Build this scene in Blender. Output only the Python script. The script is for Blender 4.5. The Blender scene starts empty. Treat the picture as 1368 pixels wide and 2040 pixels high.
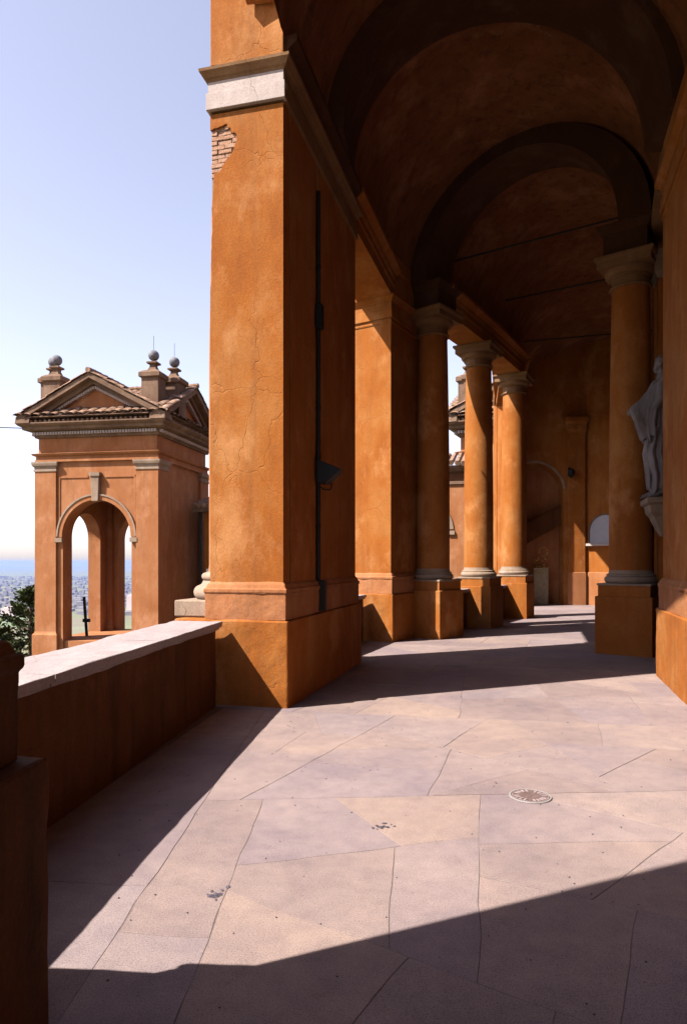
import bpy, bmesh, math, random
from mathutils import Vector, Matrix, noise as mnoise
R = math.radians
random.seed(11)
scene = bpy.context.scene
col = scene.collection

# ------------------------------------------------------------------ camera, sky, sun, exposure
EYE = 1.6
cam_d = bpy.data.cameras.new('camera'); cam = bpy.data.objects.new('camera', cam_d); col.objects.link(cam)
cam.location = (0, 0, EYE); cam.rotation_euler = (R(90), 0, 0)
cam_d.sensor_fit = 'VERTICAL'; cam_d.sensor_height = 36; cam_d.sensor_width = 24
cam_d.lens = 24.0; cam_d.shift_y = 0.048; cam_d.shift_x = 0.0
cam_d.clip_start = 0.05; cam_d.clip_end = 60000
scene.camera = cam

SUN_AZ = 23.5      # light travels towards +X turned by this much towards +Y
SUN_EL = 50.0
ld = Vector((math.cos(R(SUN_EL)) * math.cos(R(SUN_AZ)), math.cos(R(SUN_EL)) * math.sin(R(SUN_AZ)), -math.sin(R(SUN_EL))))
world = bpy.data.worlds.new('World'); scene.world = world; world.use_nodes = True
wn = world.node_tree; bg = wn.nodes['Background']
sky = wn.nodes.new('ShaderNodeTexSky'); sky.sky_type = 'NISHITA'; sky.sun_disc = False
sky.sun_elevation = R(SUN_EL); sky.sun_rotation = math.atan2(-ld.x, -ld.y)
sky.altitude = 250; sky.air_density = 1.0; sky.dust_density = 1.3; sky.ozone_density = 1.2
hs = wn.nodes.new('ShaderNodeHueSaturation'); hs.inputs['Saturation'].default_value = 0.62
hz_tint = wn.nodes.new('ShaderNodeMix'); hz_tint.data_type = 'RGBA'; hz_tint.blend_type = 'MULTIPLY'; hz_tint.inputs[0].default_value = 1.0; hz_tint.inputs[7].default_value = (1.04, .955, 1.02, 1)
wn.links.new(sky.outputs[0], hs.inputs['Color']); wn.links.new(hs.outputs[0], hz_tint.inputs[6]); wn.links.new(hz_tint.outputs[2], bg.inputs[0]); bg.inputs[1].default_value = 0.094
sun_d = bpy.data.lights.new('sun', 'SUN'); sun_d.energy = 5.0; sun_d.angle = R(0.53); sun_d.color = (1.0, 0.94, 0.85)
sun = bpy.data.objects.new('sun', sun_d); col.objects.link(sun)
sun.rotation_euler = ld.to_track_quat('-Z', 'Y').to_euler(); sun.location = (-30, -20, 40)
vs = scene.view_settings
scene.display_settings.display_device = 'sRGB'
vs.view_transform = 'Standard'; vs.look = 'None'; vs.exposure = 1.6; vs.gamma = 1.0; vs.use_curve_mapping = False
scene.cycles.max_bounces = 4; scene.cycles.diffuse_bounces = 2; scene.cycles.glossy_bounces = 2
scene.cycles.volume_bounces = 0; scene.cycles.use_denoising = True
scene.cycles.use_adaptive_sampling = True; scene.cycles.adaptive_threshold = 0.02

# ------------------------------------------------------------------ helpers
def tag(o, label=None, cat=None, group=None, kind=None):
    if label: o['label'] = label
    if cat: o['category'] = cat
    if group: o['group'] = group
    if kind: o['kind'] = kind
    return o

def thing(name, label, cat, loc=(0, 0, 0), rz=0.0, group=None):
    o = bpy.data.objects.new(name, None); col.objects.link(o)
    o.location = loc; o.rotation_euler = (0, 0, rz); o.empty_display_size = 0.3
    return tag(o, label, cat, group)

WAVE = bpy.data.textures.new('wave', 'CLOUDS'); WAVE.noise_scale = .35; WAVE.noise_depth = 3
class MB:
    def __init__(s): s.v = []; s.f = []
    def add(s, vs_, fs_):
        b = len(s.v); s.v += [tuple(p) for p in vs_]; s.f += [tuple(i + b for i in f) for f in fs_]; return s
    def box(s, x0, x1, y0, y1, z0, z1):
        return s.prism([(x0, y0), (x1, y0), (x1, y1), (x0, y1)], z0, z1)
    def prism(s, poly, z0, z1):
        n = len(poly)
        a = sum(poly[i][0] * poly[(i + 1) % n][1] - poly[(i + 1) % n][0] * poly[i][1] for i in range(n))
        if a < 0: poly = poly[::-1]
        v = [(p[0], p[1], z0) for p in poly] + [(p[0], p[1], z1) for p in poly]
        f = [tuple(range(n))[::-1], tuple(range(n, 2 * n))] + [(i, (i + 1) % n, n + (i + 1) % n, n + i) for i in range(n)]
        return s.add(v, f)
    def slab(s, poly, p0, d, nrm, th):
        """polygon of (s, z) in the upright plane through p0 along d, extruded th along nrm"""
        n = len(poly); d = Vector(d).normalized(); nrm = Vector(nrm).normalized()
        v = [Vector((p0[0], p0[1], 0)) + d * q[0] + Vector((0, 0, q[1])) for q in poly]
        v2 = [p + nrm * th for p in v]
        f = [tuple(range(n)), tuple(range(n, 2 * n))[::-1]] + [(i, n + i, n + (i + 1) % n, (i + 1) % n) for i in range(n)]
        return s.add(v + v2, f)
    def rect(s, x0, x1, y0, y1, prof):
        """prof: list of (offset, z) swept round a rectangle"""
        b = len(s.v)
        for o, z in prof:
            s.v += [(x0 - o, y0 - o, z), (x1 + o, y0 - o, z), (x1 + o, y1 + o, z), (x0 - o, y1 + o, z)]
        n = len(prof)
        for k in range(n - 1):
            for i in range(4):
                s.f.append((b + 4 * k + i, b + 4 * k + (i + 1) % 4, b + 4 * k + 4 + (i + 1) % 4, b + 4 * k + 4 + i))
        s.f.append((b + 3, b + 2, b + 1, b)); e = b + 4 * (n - 1); s.f.append((e, e + 1, e + 2, e + 3))
        return s
    def lathe(s, cx, cy, prof, n=32, a0=0.0):
        b = len(s.v)
        for r, z in prof:
            for i in range(n):
                a = a0 + 2 * math.pi * i / n
                s.v.append((cx + r * math.cos(a), cy + r * math.sin(a), z))
        for k in range(len(prof) - 1):
            for i in range(n):
                s.f.append((b + n * k + i, b + n * k + (i + 1) % n, b + n * (k + 1) + (i + 1) % n, b + n * (k + 1) + i))
        s.f.append(tuple(b + i for i in range(n))[::-1]); e = b + n * (len(prof) - 1); s.f.append(tuple(e + i for i in range(n)))
        return s
    def tube(s, pts, r, n=8):
        pts = [Vector(p) for p in pts]; b = len(s.v)
        for k, p in enumerate(pts):
            t = (pts[min(k + 1, len(pts) - 1)] - pts[max(k - 1, 0)]).normalized()
            a = Vector((0, 0, 1)) if abs(t.z) < .9 else Vector((1, 0, 0))
            x = t.cross(a).normalized(); y = t.cross(x)
            rr = r[k] if isinstance(r, (list, tuple)) else r
            for i in range(n):
                q = 2 * math.pi * i / n
                s.v.append(tuple(p + x * rr * math.cos(q) + y * rr * math.sin(q)))
        for k in range(len(pts) - 1):
            for i in range(n):
                s.f.append((b + n * k + i, b + n * k + (i + 1) % n, b + n * (k + 1) + (i + 1) % n, b + n * (k + 1) + i))
        s.f.append(tuple(b + i for i in range(n))[::-1]); e = b + n * (len(pts) - 1); s.f.append(tuple(e + i for i in range(n)))
        return s
    def ball(s, c, rx, ry=None, rz=None, nu=16, nv=10):
        ry = ry or rx; rz = rz or rx
        b = len(s.v)
        for j in range(1, nv):
            t = math.pi * j / nv
            for i in range(nu):
                a = 2 * math.pi * i / nu
                s.v.append((c[0] + rx * math.sin(t) * math.cos(a), c[1] + ry * math.sin(t) * math.sin(a), c[2] - rz * math.cos(t)))
        for j in range(nv - 2):
            for i in range(nu):
                s.f.append((b + nu * j + i, b + nu * j + (i + 1) % nu, b + nu * (j + 1) + (i + 1) % nu, b + nu * (j + 1) + i))
        k = len(s.v); s.v += [(c[0], c[1], c[2] - rz), (c[0], c[1], c[2] + rz)]
        for i in range(nu):
            s.f.append((k, b + (i + 1) % nu, b + i)); q = b + nu * (nv - 2); s.f.append((k + 1, q + i, q + (i + 1) % nu))
        return s
    def build(s, name, mat, parent=None, smooth=False, bevel=0.0, base=None, wavy=0):
        off = Vector((0, 0, 0))
        if base is not None: off = Vector(base)
        me = bpy.data.meshes.new(name); me.from_pydata([tuple(Vector(p) - off) for p in s.v], [], s.f)
        bm = bmesh.new(); bm.from_mesh(me); bmesh.ops.recalc_face_normals(bm, faces=bm.faces); bm.to_mesh(me); bm.free()
        me.materials.append(mat)
        if smooth: me.shade_smooth(); me.set_sharp_from_angle(angle=R(38))
        o = bpy.data.objects.new(name, me); col.objects.link(o); o.parent = parent; o.location = off
        if bevel:
            m = o.modifiers.new('bevel', 'BEVEL'); m.width = bevel; m.segments = 2; m.limit_method = 'ANGLE'; m.angle_limit = R(40)
        if wavy:
            q = o.modifiers.new('cut', 'SUBSURF'); q.subdivision_type = 'SIMPLE'; q.levels = 2; q.render_levels = wavy
            d = o.modifiers.new('wave', 'DISPLACE'); d.texture = WAVE; d.texture_coords = 'GLOBAL'; d.strength = .030; d.mid_level = .5
        return o

def arc(cx, cz, r, a0, a1, n=24):
    return [(cx + r * math.cos(a0 + (a1 - a0) * i / n), cz + r * math.sin(a0 + (a1 - a0) * i / n)) for i in range(n + 1)]

def copy_tree(o, parent=None):
    c = o.copy(); col.objects.link(c); c.parent = parent
    for ch in list(o.children): copy_tree(ch, c)
    return c

# ------------------------------------------------------------------ materials
def mat_new(name, rough=0.9):
    m = bpy.data.materials.new(name); m.use_nodes = True
    b = m.node_tree.nodes['Principled BSDF']; b.inputs['Roughness'].default_value = rough
    b.inputs['Specular IOR Level'].default_value = 0.12
    return m, m.node_tree, b

def N(nt, t, **kw):
    n = nt.nodes.new(t)
    for k, v in kw.items(): setattr(n, k, v)
    return n

def ramp(nt, src, stops):
    r = N(nt, 'ShaderNodeValToRGB'); e = r.color_ramp.elements
    while len(e) < len(stops): e.new(0.5)
    for i, (p, c) in enumerate(stops): e[i].position = p; e[i].color = (*c, 1)
    nt.links.new(src, r.inputs[0]); return r.outputs[0]

def noise(nt, vec, scale, detail=4, rough=.6):
    n = N(nt, 'ShaderNodeTexNoise'); n.inputs['Scale'].default_value = scale; n.inputs['Detail'].default_value = detail
    n.inputs['Roughness'].default_value = rough; nt.links.new(vec, n.inputs['Vector']); return n.outputs[0]

def mixc(nt, fac, a, b, mode='MIX'):
    m = N(nt, 'ShaderNodeMix', data_type='RGBA', blend_type=mode)
    for key, val in ((0, fac), (6, a), (7, b)):
        if isinstance(val, (int, float)): m.inputs[key].default_value = val
        elif isinstance(val, tuple): m.inputs[key].default_value = (*val, 1)
        else: nt.links.new(val, m.inputs[key])
    return m.outputs[2]

def scaled(nt, vec, s):
    m = N(nt, 'ShaderNodeMapping'); m.inputs['Scale'].default_value = s; nt.links.new(vec, m.inputs[0]); return m.outputs[0]

def bump(nt, b, h, strength, dist=0.01):
    bp = N(nt, 'ShaderNodeBump'); bp.inputs['Strength'].default_value = strength; bp.inputs['Distance'].default_value = dist
    nt.links.new(h, bp.inputs['Height']); nt.links.new(bp.outputs[0], b.inputs['Normal'])

def plaster(name, c_mid, c_dark, c_light, stain=(0.30, 0.16, 0.09), stain_amt=.35, rough=.92, fade=.45, crack=.35):
    m, nt, b = mat_new(name, rough)
    pos = N(nt, 'ShaderNodeNewGeometry').outputs['Position']
    big = noise(nt, pos, .75, 4, .62); mid = noise(nt, scaled(nt, pos, (1, 1, .5)), 3.0, 5, .68); fine = noise(nt, pos, 55, 2)
    c = ramp(nt, mid, [(.28, c_dark), (.5, c_mid), (.72, c_light)])
    c = mixc(nt, .5, c, ramp(nt, big, [(.33, c_dark), (.5, c_mid), (.66, c_light)]))
    def amt(src, k):
        mu_ = N(nt, 'ShaderNodeMath', operation='MULTIPLY'); nt.links.new(src, mu_.inputs[0]); mu_.inputs[1].default_value = k; return mu_.outputs[0]
    # rain streaks
    streak = noise(nt, scaled(nt, pos, (1, 1, .07)), 6.5, 4)
    c = mixc(nt, amt(ramp(nt, streak, [(.52, (0, 0, 0)), (.74, (1, 1, 1))]), stain_amt), c, stain)
    # faded, limewash-pale patches with soft torn edges
    pn = noise(nt, scaled(nt, pos, (1, 1, .7)), 1.05, 7, .70)
    c = mixc(nt, amt(ramp(nt, pn, [(.53, (0, 0, 0)), (.66, (1, 1, 1))]), fade), c, tuple(min(.8, x * 1.25 + .02) for x in c_light))
    # darker blots
    c = mixc(nt, amt(ramp(nt, noise(nt, pos, 8, 6, .75), [(.60, (0, 0, 0)), (.72, (1, 1, 1))]), .28), c, c_dark)
    # hairline cracks
    vo = N(nt, 'ShaderNodeTexVoronoi', feature='DISTANCE_TO_EDGE'); vo.inputs['Scale'].default_value = 1.15
    wob = N(nt, 'ShaderNodeTexNoise'); wob.inputs['Scale'].default_value = 5; nt.links.new(pos, wob.inputs['Vector'])
    ad0 = N(nt, 'ShaderNodeMix', data_type='RGBA', blend_type='LINEAR_LIGHT'); ad0.inputs[0].default_value = .12
    nt.links.new(pos, ad0.inputs[6]); nt.links.new(wob.outputs['Color'], ad0.inputs[7]); nt.links.new(ad0.outputs[2], vo.inputs['Vector'])
    ck = ramp(nt, vo.outputs['Distance'], [(.0, (1, 1, 1)), (.006, (0, 0, 0))])
    gate = ramp(nt, big, [(.46, (0, 0, 0)), (.58, (1, 1, 1))])
    ckm = mixc(nt, 1.0, ck, gate, 'MULTIPLY')
    c = mixc(nt, amt(ckm, crack), c, tuple(x * .3 for x in c_dark))
    c = mixc(nt, 1.0, c, ramp(nt, fine, [(.3, (.84, .84, .84)), (.7, (1.09, 1.09, 1.09))]), 'MULTIPLY')
    nt.links.new(c, b.inputs['Base Color'])
    ad = N(nt, 'ShaderNodeMath', operation='ADD'); nt.links.new(mid, ad.inputs[0])
    nt.links.new(amt(fine, .3), ad.inputs[1])
    sb = N(nt, 'ShaderNodeMath', operation='SUBTRACT'); nt.links.new(ad.outputs[0], sb.inputs[0]); nt.links.new(amt(ckm, .5), sb.inputs[1])
    bump(nt, b, sb.outputs[0], .6, .014)
    return m

M = {}
M['orange'] = plaster('orange_plaster', (.243, .077, .0135), (.190, .053, .0090), (.285, .126, .040), (.12, .046, .018), crack=.14, fade=.6)
M['pink'] = plaster('tan_orange_plaster', (.268, .106, .043), (.215, .078, .028), (.305, .142, .070), (.13, .062, .03), crack=.14)
M['shade_stain'] = plaster('shade_and_stain_plaster', (.085, .030, .009), (.055, .019, .006), (.12, .046, .016), (.03, .014, .008), .7, fade=.3)  # deep shade of parapets and near pier put into the colour, plus dark streaks
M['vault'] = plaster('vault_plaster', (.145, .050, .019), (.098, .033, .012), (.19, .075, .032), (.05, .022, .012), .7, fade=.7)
M['pale'] = plaster('pale_stone', (0.34, 0.2788, 0.2584), (0.2856, 0.2312, 0.2108), (0.3808, 0.3264, 0.306), (0.238, 0.1768, 0.1496), .3)
M['capstone'] = plaster('capital_stone', (0.2244, 0.1598, 0.1156), (0.17, 0.1156, 0.0816), (0.2652, 0.2006, 0.1564), (0.0952, 0.0612, 0.0408), .35)
M['coping'] = plaster('coping_stone', (.25, .205, .205), (.215, .175, .175), (.28, .235, .232), (.16, .125, .125), .3, fade=.2)
M['weathered'] = plaster('weathered_stone', (0.136, 0.0816, 0.05304), (0.0816, 0.05032, 0.034), (0.1972, 0.1292, 0.0884), (0.0408, 0.02856, 0.02244), .55)
M['ferrous'], _, _b = mat_new('dark_iron', .55); _b.inputs['Base Color'].default_value = (.025, .02, .018, 1); _b.inputs['Metallic'].default_value = .4
M['black'], _, _b = mat_new('black_paint', .5); _b.inputs['Base Color'].default_value = (.012, .011, .012, 1)
M['statue'] = plaster('statue_stone', (.175, .150, .148), (.095, .080, .080), (.23, .20, .196), (.04, .035, .033), .7, crack=0)
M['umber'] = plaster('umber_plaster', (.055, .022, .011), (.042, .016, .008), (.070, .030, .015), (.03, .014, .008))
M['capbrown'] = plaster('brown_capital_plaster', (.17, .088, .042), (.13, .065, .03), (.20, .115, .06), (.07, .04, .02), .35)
M['mortar'] = plaster('mortar_bed', (0.2312, 0.1632, 0.1292), (0.1836, 0.1292, 0.102), (0.272, 0.204, 0.17))
M['joint'] = plaster('joint_sand', (.125, .096, .090), (.095, .070, .066), (.16, .125, .116), (.07, .052, .048), crack=0)

def brick_mat():
    m, nt, b = mat_new('brick', .95)
    oi = N(nt, 'ShaderNodeObjectInfo'); pos = N(nt, 'ShaderNodeNewGeometry').outputs['Position']
    c = ramp(nt, oi.outputs['Random'], [(0, (.27, .135, .082)), (.5, (.32, .175, .11)), (1, (.29, .165, .11))])
    c = mixc(nt, ramp(nt, noise(nt, pos, 30, 5), [(.4, (0, 0, 0)), (.8, (1, 1, 1))]), c, (.34, .24, .185))
    nt.links.new(c, b.inputs['Base Color']); bump(nt, b, noise(nt, pos, 45, 5), .8, .012); return m
M['brick'] = brick_mat()

def slab_mat():
    m, nt, b = mat_new('paving_stone', .82)
    oi = N(nt, 'ShaderNodeObjectInfo'); pos = N(nt, 'ShaderNodeNewGeometry').outputs['Position']
    tone = ramp(nt, oi.outputs['Random'], [(0, (.186, .142, .138)), (.25, (.214, .162, .148)), (.5, (.190, .150, .156)), (.75, (.232, .172, .148)), (1, (.204, .164, .166))])
    big = ramp(nt, noise(nt, pos, .8, 5, .65), [(.35, (.80, .79, .84)), (.65, (1.12, 1.09, 1.04))])
    c = mixc(nt, 1, tone, big, 'MULTIPLY')
    mid = ramp(nt, noise(nt, pos, 7, 7, .7), [(.30, (.84, .84, .86)), (.55, (1, 1, 1)), (.8, (1.1, 1.08, 1.04))])
    c = mixc(nt, 1, c, mid, 'MULTIPLY')
    spk = noise(nt, pos, 150, 3, .75)
    c = mixc(nt, 1, c, ramp(nt, spk, [(.32, (.50, .48, .52)), (.5, (1, 1, 1)), (.68, (1.25, 1.22, 1.15))]), 'MULTIPLY')
    pit = ramp(nt, noise(nt, pos, 26, 3, .5), [(.70, (0, 0, 0)), (.76, (1, 1, 1))])
    pm = N(nt, 'ShaderNodeMath', operation='MULTIPLY'); nt.links.new(pit, pm.inputs[0]); pm.inputs[1].default_value = .4
    c = mixc(nt, pm.outputs[0], c, (.08, .058, .052))
    st = ramp(nt, noise(nt, scaled(nt, pos, (1, .5, 1)), 1.7, 7, .7), [(.56, (0, 0, 0)), (.72, (1, 1, 1))])
    sm = N(nt, 'ShaderNodeMath', operation='MULTIPLY'); nt.links.new(st, sm.inputs[0]); sm.inputs[1].default_value = .35
    c = mixc(nt, sm.outputs[0], c, (.135, .104, .114))
    nt.links.new(c, b.inputs['Base Color'])
    ad = N(nt, 'ShaderNodeMath', operation='MULTIPLY_ADD'); nt.links.new(spk, ad.inputs[0]); ad.inputs[1].default_value = .35
    nt.links.new(noise(nt, pos, 9, 6, .65), ad.inputs[2]); bump(nt, b, ad.outputs[0], .55, .008)
    return m
M['slab'] = slab_mat()

def tile_mat():
    m, nt, b = mat_new('roof_tile', .95)
    pos = N(nt, 'ShaderNodeNewGeometry').outputs['Position']
    c = ramp(nt, noise(nt, pos, 4.5, 6, .75), [(.3, (.07, .042, .03)), (.5, (.17, .10, .066)), (.62, (.29, .19, .14)), (.75, (.36, .29, .24))])
    nt.links.new(c, b.inputs['Base Color']); bump(nt, b, noise(nt, pos, 20, 5), .6, .02); return m
M['tile'] = tile_mat()

def simple(name, c, rough=.9, var=.25, scale=6):
    m, nt, b = mat_new(name, rough)
    pos = N(nt, 'ShaderNodeNewGeometry').outputs['Position']
    lo = tuple(x * (1 - var) for x in c); hi = tuple(x * (1 + var) for x in c)
    nt.links.new(ramp(nt, noise(nt, pos, scale, 5), [(.35, lo), (.65, hi)]), b.inputs['Base Color']); return m
M['town'] = simple('town_walls', (.20, .175, .17), .9, .3, .02)
M['town_pink'] = simple('town_block', (.55, .42, .38), .9, .1, .02)
M['lead'] = simple('ball_lead', (.13, .125, .14), .75, .3, 9)
M['bark'] = simple('bark', (.10, .07, .05), .95, .3, 20)
M['pane'] = simple('pane', (.30, .29, .33), .35, .06, 3)
M['door'] = simple('dark_door', (.05, .055, .08), .5, .2, 8)
M['notice'] = simple('notice_grey', (.24, .20, .14), .8, .12, 12)
M['gold'] = simple('gold_ornament', (.38, .26, .06), .6, .2, 14)
M['white'] = simple('white_paper', (.8, .8, .8), .7, .03, 4)
M['cover_iron'] = simple('cover_iron', (.10, .066, .062), .65, .25, 40)
M['cover_mark'] = simple('cover_mark', (.22, .17, .17), .6, .2, 40)
M['ring'] = simple('cover_ring', (.20, .18, .172), .6, .1, 30)
M['chip'] = simple('broken_stone', (.06, .052, .065), .8, .5, 40)

def leaf_mat():
    m, nt, b = mat_new('leaf', .7)
    oi = N(nt, 'ShaderNodeNewGeometry')
    c = ramp(nt, oi.outputs['Random Per Island'], [(0, (.014, .024, .007)), (.5, (.028, .042, .011)), (1, (.058, .068, .020))])
    nt.links.new(c, b.inputs['Base Color']); return m
M['leaf'] = leaf_mat()

def ground_mat():
    m, nt, b = mat_new('hill_ground', 1)
    pos = N(nt, 'ShaderNodeNewGeometry').outputs['Position']
    a = ramp(nt, noise(nt, pos, .004, 8, .7), [(.3, (.06, .085, .03)), (.5, (.13, .14, .06)), (.7, (.22, .19, .11))])
    v = N(nt, 'ShaderNodeTexVoronoi'); v.inputs['Scale'].default_value = .0035; nt.links.new(pos, v.inputs['Vector'])
    a = mixc(nt, .30, a, mixc(nt, .85, v.outputs['Color'], (.12, .11, .07)))
    a = mixc(nt, .5, a, (.12, .12, .06))
    nt.links.new(a, b.inputs['Base Color']); return m
M['ground'] = ground_mat()

# ------------------------------------------------------------------ levels of the order
COP = 0.934            # parapet top and lower pedestal top
PLI = 1.30             # upper plinth top
CAP0, CAP1 = 6.42, 6.86
SPR = 7.40             # vault springing
def hd(h): return Vector((math.sin(R(h)), math.cos(R(h)), 0)), Vector((math.cos(R(h)), -math.sin(R(h)), 0))

# ------------------------------------------------------------------ the setting: hill, plain
def hill_z(x, y):
    d = math.hypot(x, y - 8)
    left = max(0.0, -x - 2.0)
    if d > 2600: return -205.0
    t = max(0.0, min(1.0, (d - 22) / 900))
    z = -5.2 - 200 * (t * t * (3 - 2 * t)) - 1.6 * math.sin(x * .13) * math.cos(y * .11) * min(1, d / 60)
    return max(z, -205.0) - 0.9 * min(1.0, left / 12)
g = MB(); rings = [0, 6, 12, 18, 24, 32, 42, 56, 75, 100, 140, 200, 280, 380, 500, 640, 800, 960, 1200, 1600, 2200, 3000, 5000, 9000, 16000, 26000]
NA = 96
for k, r in enumerate(rings):
    for i in range(NA):
        a = 2 * math.pi * i / NA; x = r * math.cos(a); y = 8 + r * math.sin(a)
        g.v.append((x, y, hill_z(x, y)))
for k in range(len(rings) - 1):
    for i in range(NA):
        g.f.append((k * NA + i, k * NA + (i + 1) % NA, (k + 1) * NA + (i + 1) % NA, (k + 1) * NA + i))
tag(g.build('ground', M['ground'], smooth=True), kind='structure')

# ------------------------------------------------------------------ floor with its slabs
Lf = [(-2.35, .2), (-1.32, 7.4), (-.42, 11.1), (.5, 13.4), (1.7, 15.0), (3.1, 16.9), (4.6, 19.5), (5.75, 24), (6.2, 25.02)]
Rf = [(3.55, .2), (4.35, 6.4), (5.05, 9.6), (5.55, 11.8), (6.05, 12.95), (7.7, 15.5), (9.3, 18.0), (12.7, 23.2), (13.2, 25.02)]
fl = MB(); fl.prism([(-2.6, -6.2)] + [(x - .35, y) for x, y in Lf] + [(6.0, 26.4), (13.4, 26.4)] + Rf[::-1] + [(3.2, -6.2)], -6.0, -.0024)
floor = tag(fl.build('floor', M['joint']), kind='structure')

def clip(poly, p, n):
    out = []
    for i in range(len(poly)):
        a, b = poly[i], poly[(i + 1) % len(poly)]
        da = (a[0] - p[0]) * n[0] + (a[1] - p[1]) * n[1]; db = (b[0] - p[0]) * n[0] + (b[1] - p[1]) * n[1]
        if da >= 0: out.append(a)
        if (da > 0 > db) or (da < 0 < db):
            t = da / (da - db); out.append((a[0] + t * (b[0] - a[0]), a[1] + t * (b[1] - a[1])))
    return out
def area(p): return abs(sum(p[i][0] * p[(i + 1) % len(p)][1] - p[(i + 1) % len(p)][0] * p[i][1] for i in range(len(p)))) / 2
slabs = []
def split(poly, target, jit=15):
    if len(poly) < 3 or area(poly) < .01: return
    if area(poly) < target * random.uniform(.65, 1.35): slabs.append(poly); return
    best = None
    for i in range(len(poly)):
        for j in range(i):
            d = math.dist(poly[i], poly[j])
            if best is None or d > best[0]: best = (d, i, j)
    # direction of greatest width
    cx = sum(p[0] for p in poly) / len(poly); cy = sum(p[1] for p in poly) / len(poly)
    sxx = sum((p[0] - cx) ** 2 for p in poly); syy = sum((p[1] - cy) ** 2 for p in poly); sxy = sum((p[0] - cx) * (p[1] - cy) for p in poly)
    a = .5 * math.atan2(2 * sxy, sxx - syy) + R(random.uniform(-jit, jit))
    n = (math.cos(a), math.sin(a)); t = random.uniform(-.13, .13)
    p = (cx + n[0] * best[0] * t, cy + n[1] * best[0] * t)
    split(clip(poly, p, n), target, jit); split(clip(poly, p, (-n[0], -n[1])), target, jit)
random.seed(5)
for k in range(len(Lf) - 1):
    q = [Lf[k], Rf[k], Rf[k + 1], Lf[k + 1]]
    if k == 0:
        p = (-.984, 2.63); n = (-1, .03); nn = (1, -.03)
        split(clip(q, p, n), 1.5, 4)
        rest = clip(q, p, nn); p2 = (-.57, 3.0); n2 = (-1, .02)
        lowq = clip(rest, (0, 4.62), (.06, -1)); highq = clip(rest, (0, 4.62), (-.06, 1))
        split(clip(lowq, p2, n2), .62, 8)
        split(clip(lowq, p2, (1, -.02)), .8, 19); split(highq, .85, 19)
    else:
        split(q, 1.25 if k < 4 else 2.0, 14)
def inset(poly, d):
    n = len(poly)
    a = sum(poly[i][0] * poly[(i + 1) % n][1] - poly[(i + 1) % n][0] * poly[i][1] for i in range(n))
    if a < 0: poly = poly[::-1]
    out = poly
    for i in range(n):
        p, q = poly[i], poly[(i + 1) % n]; L = math.dist(p, q)
        if L < 1e-5: continue
        nx, ny = -(q[1] - p[1]) / L, (q[0] - p[0]) / L
        out = clip(out, (p[0] + nx * d, p[1] + ny * d), (nx, ny))
        if len(out) < 3: return None
    return out
for poly in slabs:
    pin = inset(poly, random.choice((.0014, .0018, .0024, .0034)))
    if not pin or area(pin) < .02: continue
    dense = []
    for i in range(len(pin)):
        p, q = pin[i], pin[(i + 1) % len(pin)]; kk = max(1, min(14, int(math.dist(p, q) / .14)))
        for j in range(kk): dense.append((p[0] + (q[0] - p[0]) * j / kk, p[1] + (q[1] - p[1]) * j / kk))
    def wob(p):
        v = mnoise.noise_vector(Vector((p[0] * 2.6, p[1] * 2.6, 3.1))); v2 = mnoise.noise_vector(Vector((p[0] * 11, p[1] * 11, 7.7)))
        return (p[0] + v.x * .016 + v2.x * .006, p[1] + v.y * .016 + v2.y * .006)
    c = (sum(p[0] for p in pin) / len(pin), sum(p[1] for p in pin) / len(pin))
    shr = lambda p, d_: (p[0] + (c[0] - p[0]) * d_, p[1] + (c[1] - p[1]) * d_)
    low = [wob(shr(p, .003)) for p in dense]; pin = [wob(p) for p in dense]
    top = random.uniform(-.0012, .0012)
    b = MB()
    if len(low) == len(pin):
        n_ = len(pin)
        b.add([(p[0], p[1], -.03) for p in pin] + [(p[0], p[1], top - .0015) for p in pin] + [(p[0], p[1], top) for p in low],
              [tuple(range(n_))[::-1]] + [(i, (i + 1) % n_, n_ + (i + 1) % n_, n_ + i) for i in range(n_)] +
              [(n_ + i, n_ + (i + 1) % n_, 2 * n_ + (i + 1) % n_, 2 * n_ + i) for i in range(n_)] + [tuple(range(2 * n_, 3 * n_))])
    else:
        b.prism(pin, -.03, top)
    b.build('paving_slab', M['slab'], floor, base=(c[0], c[1], 0))

# ------------------------------------------------------------------ vault over the walkway
VL = [(-1.5, -6), (-1.22, 2.3), (-.68, 7.42), (.17, 10.83), (.95, 13.4), (1.75, 15.05), (3.38, 16.76), (4.90, 19.36), (6.0, 23.85), (6.3, 25.3)]
VR = [(2.8, -6), (3.2, 1.8), (3.85, 6.9), (4.62, 9.75), (5.2, 11.3), (5.7, 12.2), (7.2, 14.5), (8.8, 17.1), (11.4, 21.5), (13.2, 25.3)]
RISE = 2.2
va = MB(); NS = 28
secs = []
for i in range(len(VL) - 1):
    for t in (0, .5):
        secs.append((tuple(VL[i][j] * (1 - t) + VL[i + 1][j] * t for j in (0, 1)), tuple(VR[i][j] * (1 - t) + VR[i + 1][j] * t for j in (0, 1))))
secs.append((VL[-1], VR[-1]))
for l, r in secs:
    for k in range(NS + 1):
        a = math.pi * k / NS; c = -math.cos(a)
        va.v.append(((l[0] + r[0]) / 2 + c * (r[0] - l[0]) / 2, (l[1] + r[1]) / 2 + c * (r[1] - l[1]) / 2, SPR + RISE * math.sin(a)))
for i in range(len(secs) - 1):
    for k in range(NS):
        b0 = i * (NS + 1) + k; va.f.append((b0, b0 + 1, b0 + NS + 2, b0 + NS + 1))
vault = tag(va.build('vault', M['vault'], smooth=True), kind='structure')

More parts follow.
